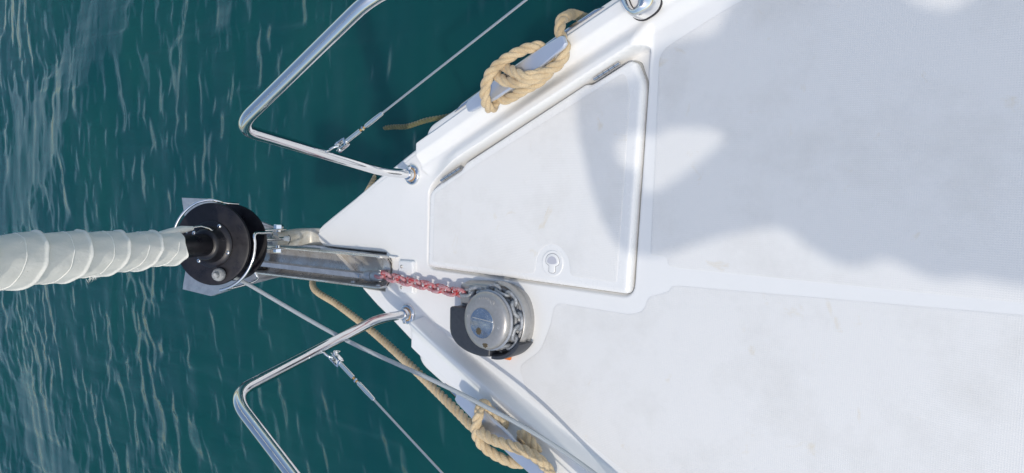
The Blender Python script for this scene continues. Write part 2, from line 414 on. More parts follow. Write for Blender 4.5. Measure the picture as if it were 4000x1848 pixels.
# ------------------------------------------------------------------ chain pad
pad = thing('chain_pad', 'white plastic pad with two screws under the red chain', 'pad', (.441, -.098, 0))
pp = round_poly([(.408, -.050), (.474, -.047), (.477, -.146), (.411, -.149)], .008)
plate('pad_block', pp, [(0, -.004), (0, .007), (.0012, .0105), (.0035, .0122), (.006, .0126)], M_pad, pad, auto=60)
for q in ((.424, -.068), (.426, -.132)): screw('screw', (*q, .0115), (0, 0, 1), .0062, M_steel, pad)

# ------------------------------------------------------------------ pulpits and lower lifelines
def pulpit(s, label):
    t = thing('pulpit_rail', label, 'rail', (.445, s*.214, 0), 'steel pulpit rails at the bow')
    P = [(.447, s*.212, .004), (.441, s*.216, .115), (.690, s*.279, .722), (1.115, s*.517, .70), (1.335, .690 if s > 0 else -.60, .03)]
    path = fillet_path(P, [.075, .060, .09], 12)
    n = len(path)
    tube('rail_tube', path, .0136, M_chrome, t, 24)
    f = lathe('flange', (.447, s*.212, 0), (0, 0, 1), [(.0315, 0), (.0315, .004), (.029, .0075), (.0255, .0085)], M_chrome, t, 40)
    c = lathe('socket', (.447, s*.212, .008), (0, 0, 1), [(.0185, 0), (.0185, .012), (.0165, .016), (.0135, .0165)], M_chrome, t, 32)
    lathe('rust_ring', (.447, s*.212, .0085), (0, 0, 1), [(.0215, 0), (.0205, .0012), (.019, .0014)], M_rust, t, 32)
    lathe('set_screw', (.449+.004, s*.212-s*-.0165, .020), (.35, s*1, .25), [(.0052, 0), (.0052, .009), (.0030, .0095), (.0028, .005)], M_chrome, t, 14)
    return t, path
pS, pathS = pulpit(1, 'starboard polished steel pulpit tube rising beside the hinged locker lid')
pP, pathP = pulpit(-1, 'port polished steel pulpit tube passing under the grey furling line')

def lifeline(s, label, zf):
    # attaches to the leg
    a = Vector((.441, s*.216, .115)); b = Vector((.690, s*.279, .722)); A = a.lerp(b, zf)
    E = Vector((2.3, s*1.12, .36))
    t = thing('lifeline', label, 'lifeline', tuple(A), 'wire lifelines leading aft from the pulpits')
    d = (E-A).normalized(); x, y, z = basis(d, (0, 0, 1))
    A0 = A + Vector((0, s*.008, 0)) + d*.012
    # welded eye on the tube, clevis fork, pin, ring
    eye = [A0 + x*(.017*math.cos(q)) + d*(.004+.022*math.sin(q)) for q in [math.pi*k/12 for k in range(13)]]
    tube('welded_eye', eye, .0032, M_chrome, t, 10)
    c0 = A0 + d*.020
    for q in (-1, 1):
        boxm('clevis_cheek', c0 + y*q*.0085 + d*.012, (.016, .0035, .034), M_chrome, t, (x, y, z), .0012)
    boxm('clevis_head', c0 + d*.031, (.015, .020, .008), M_chrome, t, (x, y, z), .003)
    tube('clevis_pin', [c0 - y*.014, c0 + y*.014], .0042, M_chrome, t, 12)
    ring = [c0 - y*.0135 + Vector((math.cos(q)*.008, 0, math.sin(q)*.008)) + Vector((0, 0, -.006)) for q in [2*math.pi*k/16 for k in range(17)]]
    tube('split_ring', ring, .0013, M_chrome, t, 6)
    tube('turnbuckle_body', [c0+d*.034, c0+d*.092], .0055, M_chrome, t, 16)
    tube('thread', [c0+d*.090, c0+d*.112], .0030, M_rust, t, 10)
    lathe('lock_nut', c0+d*.100, d, [(.0062, 0), (.0062, .006)], M_chrome, t, 6)
    tube('swage_terminal', [c0+d*.110, c0+d*.116, c0+d*.150, c0+d*.176, c0+d*.180], lambda i: (.0035, .0056, .0056, .0046, .0040)[i], M_chrome, t, 16)
    w = [c0 + d*q - Vector((0, 0, .000))*q for q in np.linspace(.178, (E-c0).length, 30)]
    tube('wire', w, .0026, M_alu_w, t, 8)
M_alu_w = simple('steel_wire', (.55, .56, .58), .35, .8, bmp=(900, .4, .0006))
lifeline(1, 'thin wire lifeline with turnbuckle on the starboard pulpit leg', .43)
lifeline(-1, 'thin wire lifeline with turnbuckle on the port pulpit leg', .43)

# ------------------------------------------------------------------ stem fitting, toggle, furler, furled sail
AX = Vector((math.sin(R(28)), .008, math.cos(R(28)))).normalized(); P0 = Vector((-.1, -.013, .02))
def ax(s): return P0 + AX*s
U = Vector((math.cos(R(28)), 0, -math.sin(R(28)))); U = (U-AX*U.dot(AX)).normalized(); V = AX.cross(U)
stem = thing('stem_fitting', 'off white stem bracket with bolted steel toggle at the bow tip', 'bracket', (.0, -.01, -.01))
bp = fillet_path([(.06, -.006, -.035), (-.070, -.010, -.012), (-.074, -.012, .060), ax(.155)], [.05, .04], 8)
pts = resample([Vector(q) for q in bp], .012)
T_, N_, B_ = frames(pts); v = []; f = []
Lx = Vector(stem.location)
for i, p_ in enumerate(pts):
    w = .030 - .008*sm(.5, 1, i/len(pts)); h = .011
    side = Vector((0, 1, 0)); nrm = T_[i].cross(side).normalized()
    for k in range(20):
        a = 2*math.pi*k/20; ca, sa = math.cos(a), math.sin(a)
        v.append(p_ - Lx + side*(w*math.copysign(abs(ca)**.6, ca)) + nrm*(h*math.copysign(abs(sa)**.6, sa)))
for i in range(len(pts)-1):
    for k in range(20): f.append((i*20+k, i*20+(k+1) % 20, (i+1)*20+(k+1) % 20, (i+1)*20+k))
f.append(tuple(range(20))[::-1]); f.append(tuple((len(pts)-1)*20+k for k in range(20)))
mesh('bracket_arm', v, f, M_brack, stem, auto=60)
for q in (-1, 1):
    boxm('toggle_cheek', ax(.185) + Vector((0, q*.031, 0)), (.030, .0045, .150), M_chrome, stem, (U, V, AX), .0015)
    hexbolt('bolt_head', ax(.135) + Vector((0, q*.0335, 0)), (0, q, 0), .0155, .013, M_chrome, stem)
tube('bolt_shaft', [ax(.135)+Vector((0, -.033, 0)), ax(.135)+Vector((0, .033, 0))], .0075, M_chrome, stem)
tube('clevis_pin', [ax(.115)+U*.030, ax(.115)+U*-.02], .009, M_pad, stem, 14)
for q in (-.6, .5):
    tube('cotter_leg', [ax(.118)+U*.034+V*.002, ax(.125)+U*.036+V*(.016*q), ax(.14)+U*.038+V*(.028*q)], .0012, M_dark, stem, 6)
tube('eye_bolt', [ax(.13)+U*.012, ax(.20)+U*.004, ax(.30)], lambda i: (.006, .009, .014)[i], M_chrome, stem, 16)

fur = thing('furling_drum', 'black two-disc furling drum on the forestay with wire guard', 'furler', tuple(ax(.36)))
lathe('lower_disc', ax(.400), AX, [(.090, 0), (.110, .002), (.113, .005), (.112, .009), (.104, .010), (.05, .010)], M_black, fur, 96, U)
lathe('hub_base', ax(.30), AX, [(.026, 0), (.034, .01), (.040, .05), (.040, .102)], M_black, fur, 40, U)
lathe('spool', ax(.405), AX, [(.046, 0), (.046, .10)], M_black, fur, 40, U)
lathe('upper_disc', ax(.497), AX, [(.05, 0), (.110, 0), (.1155, .003), (.1165, .006), (.1145, .010), (.108, .0115), (.03, .0115)], M_black, fur, 96, U)
lathe('collar', ax(.508), AX, [(.066, 0), (.066, .004), (.062, .008), (.052, .010), (.047, .018), (.044, .030), (.042, .034), (.034, .038)], M_black2 if False else M_black, fur, 48, U)
lathe('luff_tube', ax(.52), AX, [(.031, 0), (.031, .24)], M_black, fur, 40, U)
for a in (62, -20, 150, 235):
    screw('screw', ax(.5155) + (U*math.cos(R(a))+V*math.sin(R(a)))*.0585, AX, .0062, M_chrome, fur)
sp = ax(.509) + U*.030 + V*-.083
st = lathe('knurled_stud', sp, AX + U*.15, [(.011, 0), (.0175, .004), (.0185, .012), (.016, .020), (.009, .025), (.0085, .033), (.006, .036)], M_stud, fur, 20)
for a, s0, s1 in ((-62, .513, .535), (-80, .513, .528), ):
    boxm('lock_tab', ax(.525)+(U*math.cos(R(a))+V*math.sin(R(a)))*.040, (.016, .006, .012), M_pad, fur, (U, V, AX), .002)
tube('tack_shackle', [ax(.53)+V*.036+U*.02, ax(.54)+V*.046+U*.012, ax(.56)+V*.052, ax(.585)+V*.048-U*.012, ax(.60)+V*.036-U*.016], .0034, M_chrome_s, fur, 8)
def ring_pt(a, r, s): return ax(s) + (U*math.cos(R(a))+V*math.sin(R(a)))*r
g1 = [ring_pt(a, .126, .502) for a in range(178, 106, -6)] + [ring_pt(98, .125, .497), ring_pt(88, .121, .49), ring_pt(80, .118, .47), ring_pt(78, .117, .42)]
tube('guard_wire', spline(g1, 3), .0040, M_chrome, fur, 12)
g2 = [ring_pt(a, .131, .505) for a in range(-78, 13, 6)]
g2b = g2 + [ring_pt(16, .132, .495), ring_pt(16, .130, .46), ring_pt(17, .115, .38), ring_pt(22, .075, .30), ring_pt(30, .035, .23), ax(.17)+U*.018+V*.004]
tube('guard_wire', spline(g2b, 3), .0040, M_chrome, fur, 12)
g3 = [ring_pt(-76, .131, .500), ring_pt(-70, .133, .470), ring_pt(-62, .133, .42), ring_pt(-56, .131, .392), ring_pt(-54, .122, .386), ring_pt(-52, .108, .392)]
tube('guard_wire', spline(g3, 4), .0034, M_chrome, fur, 10)

# furled sail: a rolled cone of cloth with overlapping spiral edges
def sailcloth():
    m, t, b = nodes('sailcloth'); p = geo_pos(t)
    c = mix(t, ramp(t, noise(t, p, 7, 5, .6), [(.4, (0, 0, 0)), (.8, (.5,)*3)]), (.90, .885, .83), (.84, .82, .76))
    c = mix(t, ramp(t, noise(t, p, 16, 5, .65, .5), [(.66, (0, 0, 0)), (.75, (.45,)*3)]), c, (.50, .42, .28))
    c = mix(t, ramp(t, noise(t, geo_pos(t, (1, 2.5, 1)), 30, 3, .6), [(.72, (0, 0, 0)), (.76, (.6,)*3)]), c, (.30, .24, .18))
    t.links.new(c, b.inputs['Base Color']); b.inputs['Roughness'].default_value = .6
    
    n1 = bump(t, b, noise(t, geo_pos(t, (1, 1, .5)), 28, 6, .6), .45, .006)
    bump(t, b, noise(t, p, 260, 2), .15, .001, n1); return m
M_sail = sailcloth()
sail = thing('furled_sail', 'white sail rolled tightly in spiral wraps on the forestay', 'sail', tuple(ax(.6)))
ns, nth = 620, 84; s0, s1 = .675, 2.6
S, TH = np.meshgrid(np.linspace(s0, s1, ns), np.linspace(0, 2*math.pi, nth), indexing='ij')
PT = .118
def sail_r(S, TH):
    ph = (S-s0)/PT + TH/(2*math.pi) + .15; fr = ph - np.floor(ph)
    r = .0385 + .0115*sm(.60, 1.15, S) + .003*sm(1.15, 2.2, S)
    r = r + .0056*(1-fr) - .0056*(1-sm(.0, .045, fr)) + .0034*np.exp(-((fr-.07)/.035)**2)
    return r + .0012*np.sin(3*TH+S*9)*sm(.6, .8, S) + .0007*np.sin(7*TH-S*31) + .0005*np.sin(11*TH+S*57)
rad = sail_r(S, TH)
endj = .007*np.sin(2*TH+1.1) + .003*np.sin(5*TH)
A_ = np.array(AX); U_ = np.array(U); V_ = np.array(V); O_ = np.array(P0) - np.array(sail.location)
Sj = S + endj*np.exp(-(S-s0)/.03)
ctr = O_ + Sj[..., None]*A_
PTS = ctr + rad[..., None]*(np.cos(TH)[..., None]*U_ + np.sin(TH)[..., None]*V_)
grid_mesh('sail_roll', PTS[..., 0], PTS[..., 1], PTS[..., 2], M_sail, sail, flip=True)
inner = O_ + Sj[..., None]*A_ + .0315*(np.cos(TH)[..., None]*U_ + np.sin(TH)[..., None]*V_)
lips = np.stack([PTS[0], PTS[0]*.5+inner[0]*.5 - .004*A_, inner[0], inner[12]], 0)
grid_mesh('sail_foot', lips[..., 0], lips[..., 1], lips[..., 2], M_sail, sail)
hel = []
for q in np.linspace(s0+.03, 2.4, 900):
    a = ((.48-.15-(q-s0)/PT)*2*math.pi) % (2*math.pi); rr = float(sail_r(np.array(q), np.array(a))) + .0002
    hel.append(ax(q) + (U*math.cos(a)+V*math.sin(a))*rr)
tube('seam', hel, .0008, M_sail, sail, 5)
# tack strap running to the shackle, and frayed threads
tk = [ax(.73)+V*.036+U*.002, ax(.69)+V*.041+U*.004, ax(.65)+V*.046+U*.006, ax(.61)+V*.048+U*.008]
tube('tack_strap', tk, lambda i: (.008, .010, .010, .006)[i], M_sail, sail, 10)
fv, ff = [], []
for k in range(70):
    if k < 26: a = R(-60+random.gauss(0, 9)); s_ = .98+random.gauss(0, .012); rr = .0555
    else: a = random.uniform(0, 6.28); s_ = s0 + random.uniform(0, 1.2); rr = .0405 + .0115*float(sm(.60, 1.15, s_)) + .003
    p = ax(max(s_, s0+.02)) + (U*math.cos(a)+V*math.sin(a))*(rr-.002) - Vector(sail.location)
    L = random.uniform(.004, .013); d = (U*math.cos(a)+V*math.sin(a) + AX*random.uniform(-1, 1) + (V*math.cos(a)-U*math.sin(a))*random.uniform(-1, 1)).normalized()
    w = d.cross(AX).normalized()*.0004; b = len(fv); fv += [p-w, p+w, p+d*L]; ff.append((b, b+1, b+2))
mesh('frayed_thread', fv, ff, M_sail, sail, False)['kind'] = 'stuff'

# ------------------------------------------------------------------ bow roller, anchor, chain
rol = thing('bow_roller', 'scratched stainless steel bow roller channel holding the anchor shank', 'roller', (.0, -.1, -.03))
def yc(x): return -.0945 + .027*(x-.2)
def channel_sec(x, top, half):
    c = yc(x); b = float(np.interp(x, [.24, .32, .41], [-.042, .006, .008]))
    return [(c+half+.0035, top), (c+half+.001, top+.0025), (c+half-.0025, top), (c+half-.004, min(b+.018, top-.004)), (c+half-.016, b+.003), (c, b), (c-half+.016, b+.003), (c-half+.004, min(b+.018, top-.004)), (c-half+.0025, top), (c-half-.001, top+.0025), (c-half-.0035, top), (c-half-.003, b+.012), (c-half+.014, b-.004), (c, b-.005), (c+half-.014, b-.004), (c+half+.003, b+.012)]
v, f = [], []
stx = [(-.42, .020, .050), (-.38, .046, .050), (-.30, .052, .050), (0, .050, .0485), (.26, .050, .0485), (.335, .049, .0485), (.358, .047, .048), (.367, .042, .0465), (.370, .030, .044), (.3705, .020, .040)]
for x, top, half in stx:
    for y, z in channel_sec(x, top, half): v.append(Vector((x, y, z))-Vector(rol.location))
n = 16
for i in range(len(stx)-1):
    for k in range(n): f.append((i*n+k, (i+1)*n+k, (i+1)*n+(k+1) % n, i*n+(k+1) % n))
mesh('channel', v, f, M_steel, rol, auto=50)
for q in ((.20, .012), (.340, .026)):
    c = yc(q[0]); screw('bolt', (q[0], c+.0445, q[1]), (0, -1, .1), .010, M_steel, rol)
    screw('bolt', (q[0], c-.0445, q[1]), (0, 1, .1), .010, M_steel, rol)
lathe('roller_wheel', (-.385, yc(-.385)-.044, -.012), (0, 1, 0), [(.026, 0), (.030, .004), (.018, .030), (.014, .044), (.018, .058), (.030, .084), (.026, .088)], M_plast, rol, 32)
plate('side_flange', round_poly([(.02, -.042), (.40, -.041), (.385, -.046), (.02, -.048)], .002), [(0, -.05), (0, .012)], M_gel, rol)

anc = thing('anchor', 'galvanised anchor with broad flukes hanging off the bow roller', 'anchor', (-.4, -.11, .0))
def prism(name, poly, half, mat, parent, ycf):   # outline in x-z, thickness in y
    off = Vector(parent.location); v = []; n = len(poly); f = []
    for q in (-1, -.7, .7, 1):
        for (x, z) in poly:
            sh = .0 if abs(q) < .9 else 0
            v.append(Vector((x, ycf(x)+q*half, z)) - off)
    for i in range(3):
        for k in range(n): f.append((i*n+k, i*n+(k+1) % n, (i+1)*n+(k+1) % n, (i+1)*n+k))
    f.append(tuple(range(n))); f.append(tuple(range(3*n, 4*n))[::-1])
    return mesh(name, v, f, mat, parent, auto=40)
ysh = lambda x: -.113 + .024*(x-.27)
prism('shank', [(.278, .004), (.274, .020), (.255, .026), (-.30, .032), (-.42, .036), (-.52, .030), (-.66, .0), (-.70, -.05), (-.60, -.06), (-.52, -.03), (-.42, -.014), (-.30, -.018), (.25, -.020), (.275, -.012)], .0078, M_galv, anc, ysh)
def fluke(s):
    yc_ = -.094; off = Vector(anc.location)
    # keel line to outer rim: grid of (along, across)
    lipr = [(-.800, .0, .018), (-.810, .085, .050), (-.812, .160, .063), (-.812, .184, .067)]
    top = [(-.780, .0, .034), (-.790, .085, .066), (-.792, .160, .078), (-.792, .184, .081)]
    mid = [(-.58, .0, -.045), (-.575, .085, .018), (-.577, .165, .066), (-.580, .187, .078)]
    sho = [(-.46, .0, -.080), (-.46, .070, -.020), (-.475, .125, .030), (-.485, .152, .055)]
    tip = [(-.30, .0, -.170), (-.30, .040, -.135), (-.31, .070, -.095), (-.33, .090, -.060)]
    end = [(-.12, .0, -.300), (-.12, .006, -.298), (-.13, .012, -.295), (-.14, .016, -.290)]
    rows = [lipr, top, mid, sho, tip, end]; v = []; f = []
    for q in (0, -.012):
        for r in rows:
            for (x, y, z) in r: v.append(Vector((x + .05*s*y*-1, yc_+s*y*(1.04 if s > 0 else .95), z+q))-off)
    nr, nc = 6, 4; b = nr*nc
    for i in range(nr-1):
        for j in range(nc-1):
            a = i*nc+j; f.append((a, a+1, a+nc+1, a+nc)); f.append((b+a, b+a+nc, b+a+nc+1, b+a+1))
    rimv = [i for i in range(nc)] + [i*nc+nc-1 for i in range(1, nr)]
    for a, c in zip(rimv, rimv[1:]): f.append((a, a+b, c+b, c))
    o = mesh('fluke', v, f, M_galv, anc, False)
    bm = bmesh.new(); bm.from_mesh(o.data); bmesh.ops.recalc_face_normals(bm, faces=bm.faces[:]); bm.to_mesh(o.data); bm.free()
fluke(1); fluke(-1)
sw = Vector((.262, ysh(.262), .010)); sd = Vector((1, .10, .05)).normalized()
lathe('swivel_fork', sw-sd*.004, sd, [(.010, 0), (.0165, .003), (.0175, .012), (.0175, .030), (.0155, .034)], M_galv, anc, 28)
lathe('swivel_body', sw+sd*.032, sd, [(.0150, 0), (.0172, .003), (.0180, .02), (.0175, .036), (.013, .046), (.006, .050)], M_galv, anc, 28)
for q in (-1, 1):
    lathe('swivel_cheek', sw+sd*.068+Vector((0, q*.010, 0)), (0, q, .15), [(.015, -.002), (.015, .003), (.012, .005)], M_galv, anc, 24)
tube('swivel_pin', [sw+sd*.068+Vector((0, -.018, 0)), sw+sd*.068+Vector((0, .018, 0))], .0055, M_steel, anc, 14)
tube('swivel_pin', [sw-sd*.014+Vector((0, 0, -.02)), sw-sd*.014+Vector((0, .0, .024))], .0042, M_chrome_s, anc, 12)

def chainmat(name, red):
    m, t, b = nodes(name); p = coord(t, 'Object'); g = geo_pos(t)
    base = mix(t, ramp(t, noise(t, g, 110, 4, .6), [(.38, (0, 0, 0)), (.62, (1, 1, 1))]), (.24, .26, .28), (.42, .43, .45))
    if red:
        pink = mix(t, ramp(t, noise(t, g, 160, 5, .7), [(.30, (0, 0, 0)), (.62, (1, 1, 1))]), (.40, .085, .095), (.50, .34, .36))
        base = mix(t, ramp(t, noise(t, g, 75, 5, .7), [(.50, (0, 0, 0)), (.60, (1, 1, 1))]), pink, (.44, .03, .035))
        base = mix(t, ramp(t, noise(t, g, 48, 5, .75), [(.60, (0, 0, 0)), (.68, (.85,)*3)]), base, (.40, .40, .42))
    t.links.new(base, b.inputs['Base Color']); b.inputs['Roughness'].default_value = .6; b.inputs['Metallic'].default_value = 0 if red else .35
    bump(t, b, noise(t, g, 220, 4), .35, .0012); return m
M_red = chainmat('red_painted_chain', True); M_gch = chainmat('grey_chain', False)
chain = thing('anchor_chain', 'red painted anchor chain running from the swivel onto the windlass', 'chain', (.342, -.1, .0))
WC = Vector((.840, -.168, 0))
cp = [(.326, -.100, .020), (.345, -.100, .024), (.41, -.1045, .029), (.47, -.108, .030), (.54, -.111, .030), (.60, -.114, .032), (.66, -.1155, .038), (.715, -.113, .046), (.76, -.106, .050)]
for a in range(100, -86, -12): cp.append((WC.x+.0785*math.cos(R(a)), WC.y+.0785*math.sin(R(a)), .048))
PITCH = .0315
cpath = resample(spline(cp, 10), PITCH)
def link_mesh(mat):
    r = .0054; hl = PITCH/2; w = .0126; pts = []
    for k in range(9): a = -math.pi/2 + math.pi*k/8; pts.append(Vector((hl-w+.0052+ math.cos(a)*w, math.sin(a)*w, 0)))
    for k in range(9): a = math.pi/2 + math.pi*k/8; pts.append(Vector((-(hl-w+.0052) + math.cos(a)*w, math.sin(a)*w, 0)))
    n = len(pts); v, f = [], []
    for i in range(n):
        tg = (pts[(i+1) % n]-pts[i-1]).normalized(); nb = Vector((0, 0, 1)); nn = tg.cross(nb)
        for k in range(10): a = 2*math.pi*k/10; v.append(pts[i]+(nn*math.cos(a)+nb*math.sin(a))*r)
        for k in range(10): f.append((i*10+k, ((i+1) % n)*10+k, ((i+1) % n)*10+(k+1) % 10, i*10+(k+1) % 10))
    me = bpy.data.meshes.new('chain_link'); me.from_pydata([tuple(q) for q in v], [], f); me.polygons.foreach_set('use_smooth', [True]*len(me.polygons)); me.materials.append(mat)
    return me
LM = [link_mesh(M_red), link_mesh(M_gch)]
for i in range(len(cpath)-1):
    a, b = cpath[i], cpath[i+1]; c = (a+b)/2; d = (b-a).normalized(); x, y, z = d, None, None
    up = Vector((0, 0, 1)); y = up.cross(d).normalized(); z = d.cross(y)
    roll = R(38 if i % 2 else -52)
    if c.x > .74: roll = R(10 if i % 2 else -80)
    y2 = y*math.cos(roll)+z*math.sin(roll); z2 = d.cross(y2)
    o = obj('chain_link', LM[0 if c.x < .725 else 1], None, chain)
    o.matrix_local = Matrix.Translation(c-Vector(chain.location)) @ Matrix((d, y2, z2)).transposed().to_4x4()

# ------------------------------------------------------------------ windlass
win = thing('windlass', 'grey and black electric anchor windlass with chain around its drum', 'windlass', (WC.x, WC.y, 0))
WB = [(.688, -.082), (.78, -.074), (.86, -.074), (.908, -.096), (.930, -.140), (.932, -.190), (.918, -.235), (.885, -.262), (.80, -.272), (.70, -.262), (.676, -.22), (.680, -.16), (.686, -.12)]
plate('base', round_poly(WB, .03), [(0, -.003), (0, .006), (.002, .016), (.006, .026), (.012, .031), (.020, .033), (.030, .030), (.034, .018)], M_grey, win, auto=60)
# raised rear housing: wall that curls round the chain
v, f = [], []; arc = list(range(108, -62, -6)); secs = [(.100, .028), (.1035, .034), (.103, .044), (.100, .051), (.0975, .053), (.0955, .050), (.0945, .030)]
off = Vector(win.location)
for a in arc:
    k = float(sm(108, 80, a)*1.0) if a > 80 else 1.0
    for r_, z_ in secs: v.append(Vector((WC.x+r_*math.cos(R(a)), WC.y+r_*math.sin(R(a))*.98, .026+(z_-.026)*k))-off)
m_ = len(secs)
for i in range(len(arc)-1):
    for k in range(m_-1): f.append((i*m_+k, i*m_+k+1, (i+1)*m_+k+1, (i+1)*m_+k))
f.append(tuple(range(m_))); f.append(tuple((len(arc)-1)*m_+k for k in range(m_))[::-1])
mesh('housing', v, f, M_grey, win, auto=50)
plate('chain_deck', round_poly([(.694, -.088), (.80, -.088), (.80, -.152), (.694, -.146)], .01), [(0, .02), (0, .034), (.002, .0365), (.006, .0375)], M_grey, win)
gb = [(.684, -.152), (.760, -.148), (.80, -.16), (.84, -.20), (.838, -.268), (.80, -.274), (.75, -.268), (.71, -.252), (.687, -.225)]
plate('black_guard', round_poly(gb, [.008, .01, .02, .02, .003, .02, .03, .03, .02]), [(0, .008), (0, .062), (.0015, .066), (.005, .068), (.012, .069)], M_plast, win, auto=50)
# black chain stripper: curved wall on the port aft side
v, f = [], []; arc = list(range(-90, -26, 4)); secs = [(.106, .008), (.108, .062), (.106, .067), (.0985, .068), (.095, .064), (.0935, .03)]
for a in arc:
    for r_, z_ in secs: v.append(Vector((WC.x+.004+r_*math.cos(R(a)), WC.y+r_*math.sin(R(a))*.98, z_))-off)
m_ = len(secs)
for i in range(len(arc)-1):
    for k in range(m_-1): f.append((i*m_+k, i*m_+k+1, (i+1)*m_+k+1, (i+1)*m_+k))
f.append(tuple(range(m_))); f.append(tuple((len(arc)-1)*m_+k for k in range(m_))[::-1])
mesh('chain_stripper', v, f, M_plast, win, auto=50)
boxm('release_tab', (.856, -.273, .014), (.022, .014, .010), M_orange, win, None, .003)
gyp = lathe('gypsy', (WC.x, WC.y, .02), (0, 0, 1), [(.070, 0), (.080, .006), (.078, .014), (.060, .022), (.056, .034), (.060, .044), (.078, .052), (.080, .058), (.070, .062)], M_galv, win, 40)
capz = .079
capo = lathe('cap', (WC.x, WC.y, capz), (0, 0, 1), [(.070, 0), (.0755, .003), (.0765, .008), (.0745, .014), (.068, .0185), (.058, .0215), (.0425, .023), (.0405, .0225)], M_grey, win, 64)
M_mirror = simple('scuffed_chrome', (.62, .63, .66), .12, 1.0, var=(.40, .42, .48), vscale=70, vamt=.9, rvar=(60, .05, .30), bmp=(45, .25, .0015))
cc = Vector((WC.x-.004, WC.y-.006, capz+.0205))
ch = lathe('chrome_disc', cc, (0, 0, 1), [(.0405, 0), (.0405, .003), (.0395, .0042), (.03, .0046), (.0, .0046)][:4], M_mirror, win, 48)
def star(name, c, r0, r1, mat, n=8, rot=0):
    pl = [Vector((c[0]+(r1 if k % 2 else r0)*math.cos(math.pi*k/n+rot), c[1]+(r1 if k % 2 else r0)*math.sin(math.pi*k/n+rot))) for k in range(2*n)]
    return plate(name, pl, [(0, c[2]-.004), (0, c[2]), (.0015, c[2]+.0003)], mat, win, auto=20)
star('handle_socket', (cc.x-.008, cc.y-.022, cc.z+.0050), .0105, .0078, M_bronze, 8, .3)
star('handle_socket', (cc.x+.012, cc.y-.0545, capz+.0212), .0095, .0068, M_bronze, 8, .1)
boxm('slot', (cc.x+.003, cc.y+.010, cc.z+.0046), (.070, .0018, .0008), M_steel, win, (Vector((1, -.05, 0)).normalized(), Vector((.05, 1, 0)).normalized(), Vector((0, 0, 1))), 0)
for q in ((.052, -.010), (-.054, .006)): screw('cap_screw', (WC.x+q[0], WC.y+q[1], capz+.0195), (q[0]*2.5, q[1]*2.5, 1), .0055, M_steel, win)
# moulded maker's lettering on the cap, reads from forward
M_emb = simple('embossed_metal', (.50, .49, .48), .40, .5)
def letters(txt, size, c, ang, name):
    cu_ = bpy.data.curves.new(name, 'FONT'); cu_.body = txt; cu_.size = size; cu_.align_x = 'CENTER'; cu_.align_y = 'CENTER'; cu_.extrude = .0004
    to = bpy.data.objects.new(name, cu_); C.objects.link(to); bpy.context.view_layer.update()
    dg = bpy.context.evaluated_depsgraph_get(); me = bpy.data.meshes.new_from_object(to.evaluated_get(dg)); bpy.data.objects.remove(to)
    o = obj(name, me, M_emb, win); o.data.transform(Matrix.Translation(Vector(c)-off) @ Matrix.Rotation(ang, 4, 'Z'))
    return o
for k, chh in enumerate('Quick'):
    a = R(78 + 7.2*k); rr = .0605
    letters(chh, .0105, (WC.x+rr*math.cos(a), WC.y+rr*math.sin(a), capz+.0216), a+R(90), 'lettering')
ringp = [Vector((WC.x+.0595*math.cos(R(62)), WC.y+.0595*math.sin(R(62)), capz+.0217)) + Vector((math.cos(q), math.sin(q), 0))*.0066 for q in [2*math.pi*k/20 for k in range(21)]]
tube('emblem', ringp, .0008, M_emb, win, 6)
letters('Q', .0105, (WC.x+.0595*math.cos(R(62)), WC.y+.0595*math.sin(R(62)), capz+.0217), R(152), 'emblem')

# ------------------------------------------------------------------ cleats
def cleat(s, label):
    a = Vector((.7395, .3895)); b = Vector((1.0525, .5395)); ctr = (a+b)/2; d = (b-a); L = d.length; d.normalize(); n = Vector((-d.y, d.x))
    t = thing('cleat', label, 'cleat', (ctr.x, s*ctr.y, .036), 'deck cleats by the bow')
    h = L/2; ol = [(-h, .011), (-h+.012, .0165), (-h*.45, .0235), (0, .0245), (h*.45, .0235), (h-.012, .0165), (h, .011), (h, -.011), (h-.012, -.0165), (h*.45, -.0235), (0, -.0245), (-h*.45, -.0235), (-h+.012, -.0165), (-h, -.011)]
    P = [ctr + d*q[0] + n*q[1] for q in ol]; P = [Vector((q.x, s*q.y)) for q in P]
    c3 = Vector((ctr.x, s*ctr.y)); zf = lambda q: -.010*(1-((q-c3).length/h)**2)*0 + .006*((q-c3).length/h)**2
    plate('horn_bar', round_poly(P, .003, 3), [(.010, .067), (.0035, .070), (0, .075), (0, .079), (.0012, .0815), (.004, .0830)], M_alu, t, zf=zf, auto=25)
    for q in (-.062, .062):
        c = ctr + d*q; pl = [c + d*(.026*math.cos(w)) + n*(.019*math.sin(w)) for w in [2*math.pi*k/20 for k in range(20)]]
        plate('leg', [Vector((p.x, s*p.y)) for p in pl], [(-.006, .030), (-.004, .038), (.004, .046), (.006, .058), (.002, .070)], M_alu, t, auto=50)
    return t
cleat(1, 'long grey cleat on the starboard side by the hinged locker lid')
cleat(-1, 'long grey cleat on the port side beneath the furling line')

# ------------------------------------------------------------------ ropes
def ropemat(name, c1, c2, c3):
    m, t, b = nodes(name); g = geo_pos(t); uv = coord(t, 'UV')
    mp = N(t, 'ShaderNodeMapping'); mp.inputs['Scale'].default_value = (9, 260, 1); mp.inputs['Rotation'].default_value = (0, 0, .25); t.links.new(uv, mp.inputs[0])
    nz = noise(t, mp.outputs[0], 1.2, 4, .6)
    c = mix(t, ramp(t, nz, [(.3, (0, 0, 0)), (.7, (1, 1, 1))]), c1, c2)
    c = mix(t, ramp(t, noise(t, g, 18, 4, .6), [(.45, (0, 0, 0)), (.75, (.7,)*3)]), c, c3)
    t.links.new(c, b.inputs['Base Color']); b.inputs['Roughness'].default_value = .85
    b.inputs['Sheen Weight'].default_value = .25
    bump(t, b, nz, .6, .0016); return m
M_rope = ropemat('tan_rope', (.50, .37, .215), (.68, .545, .35), (.38, .265, .14))
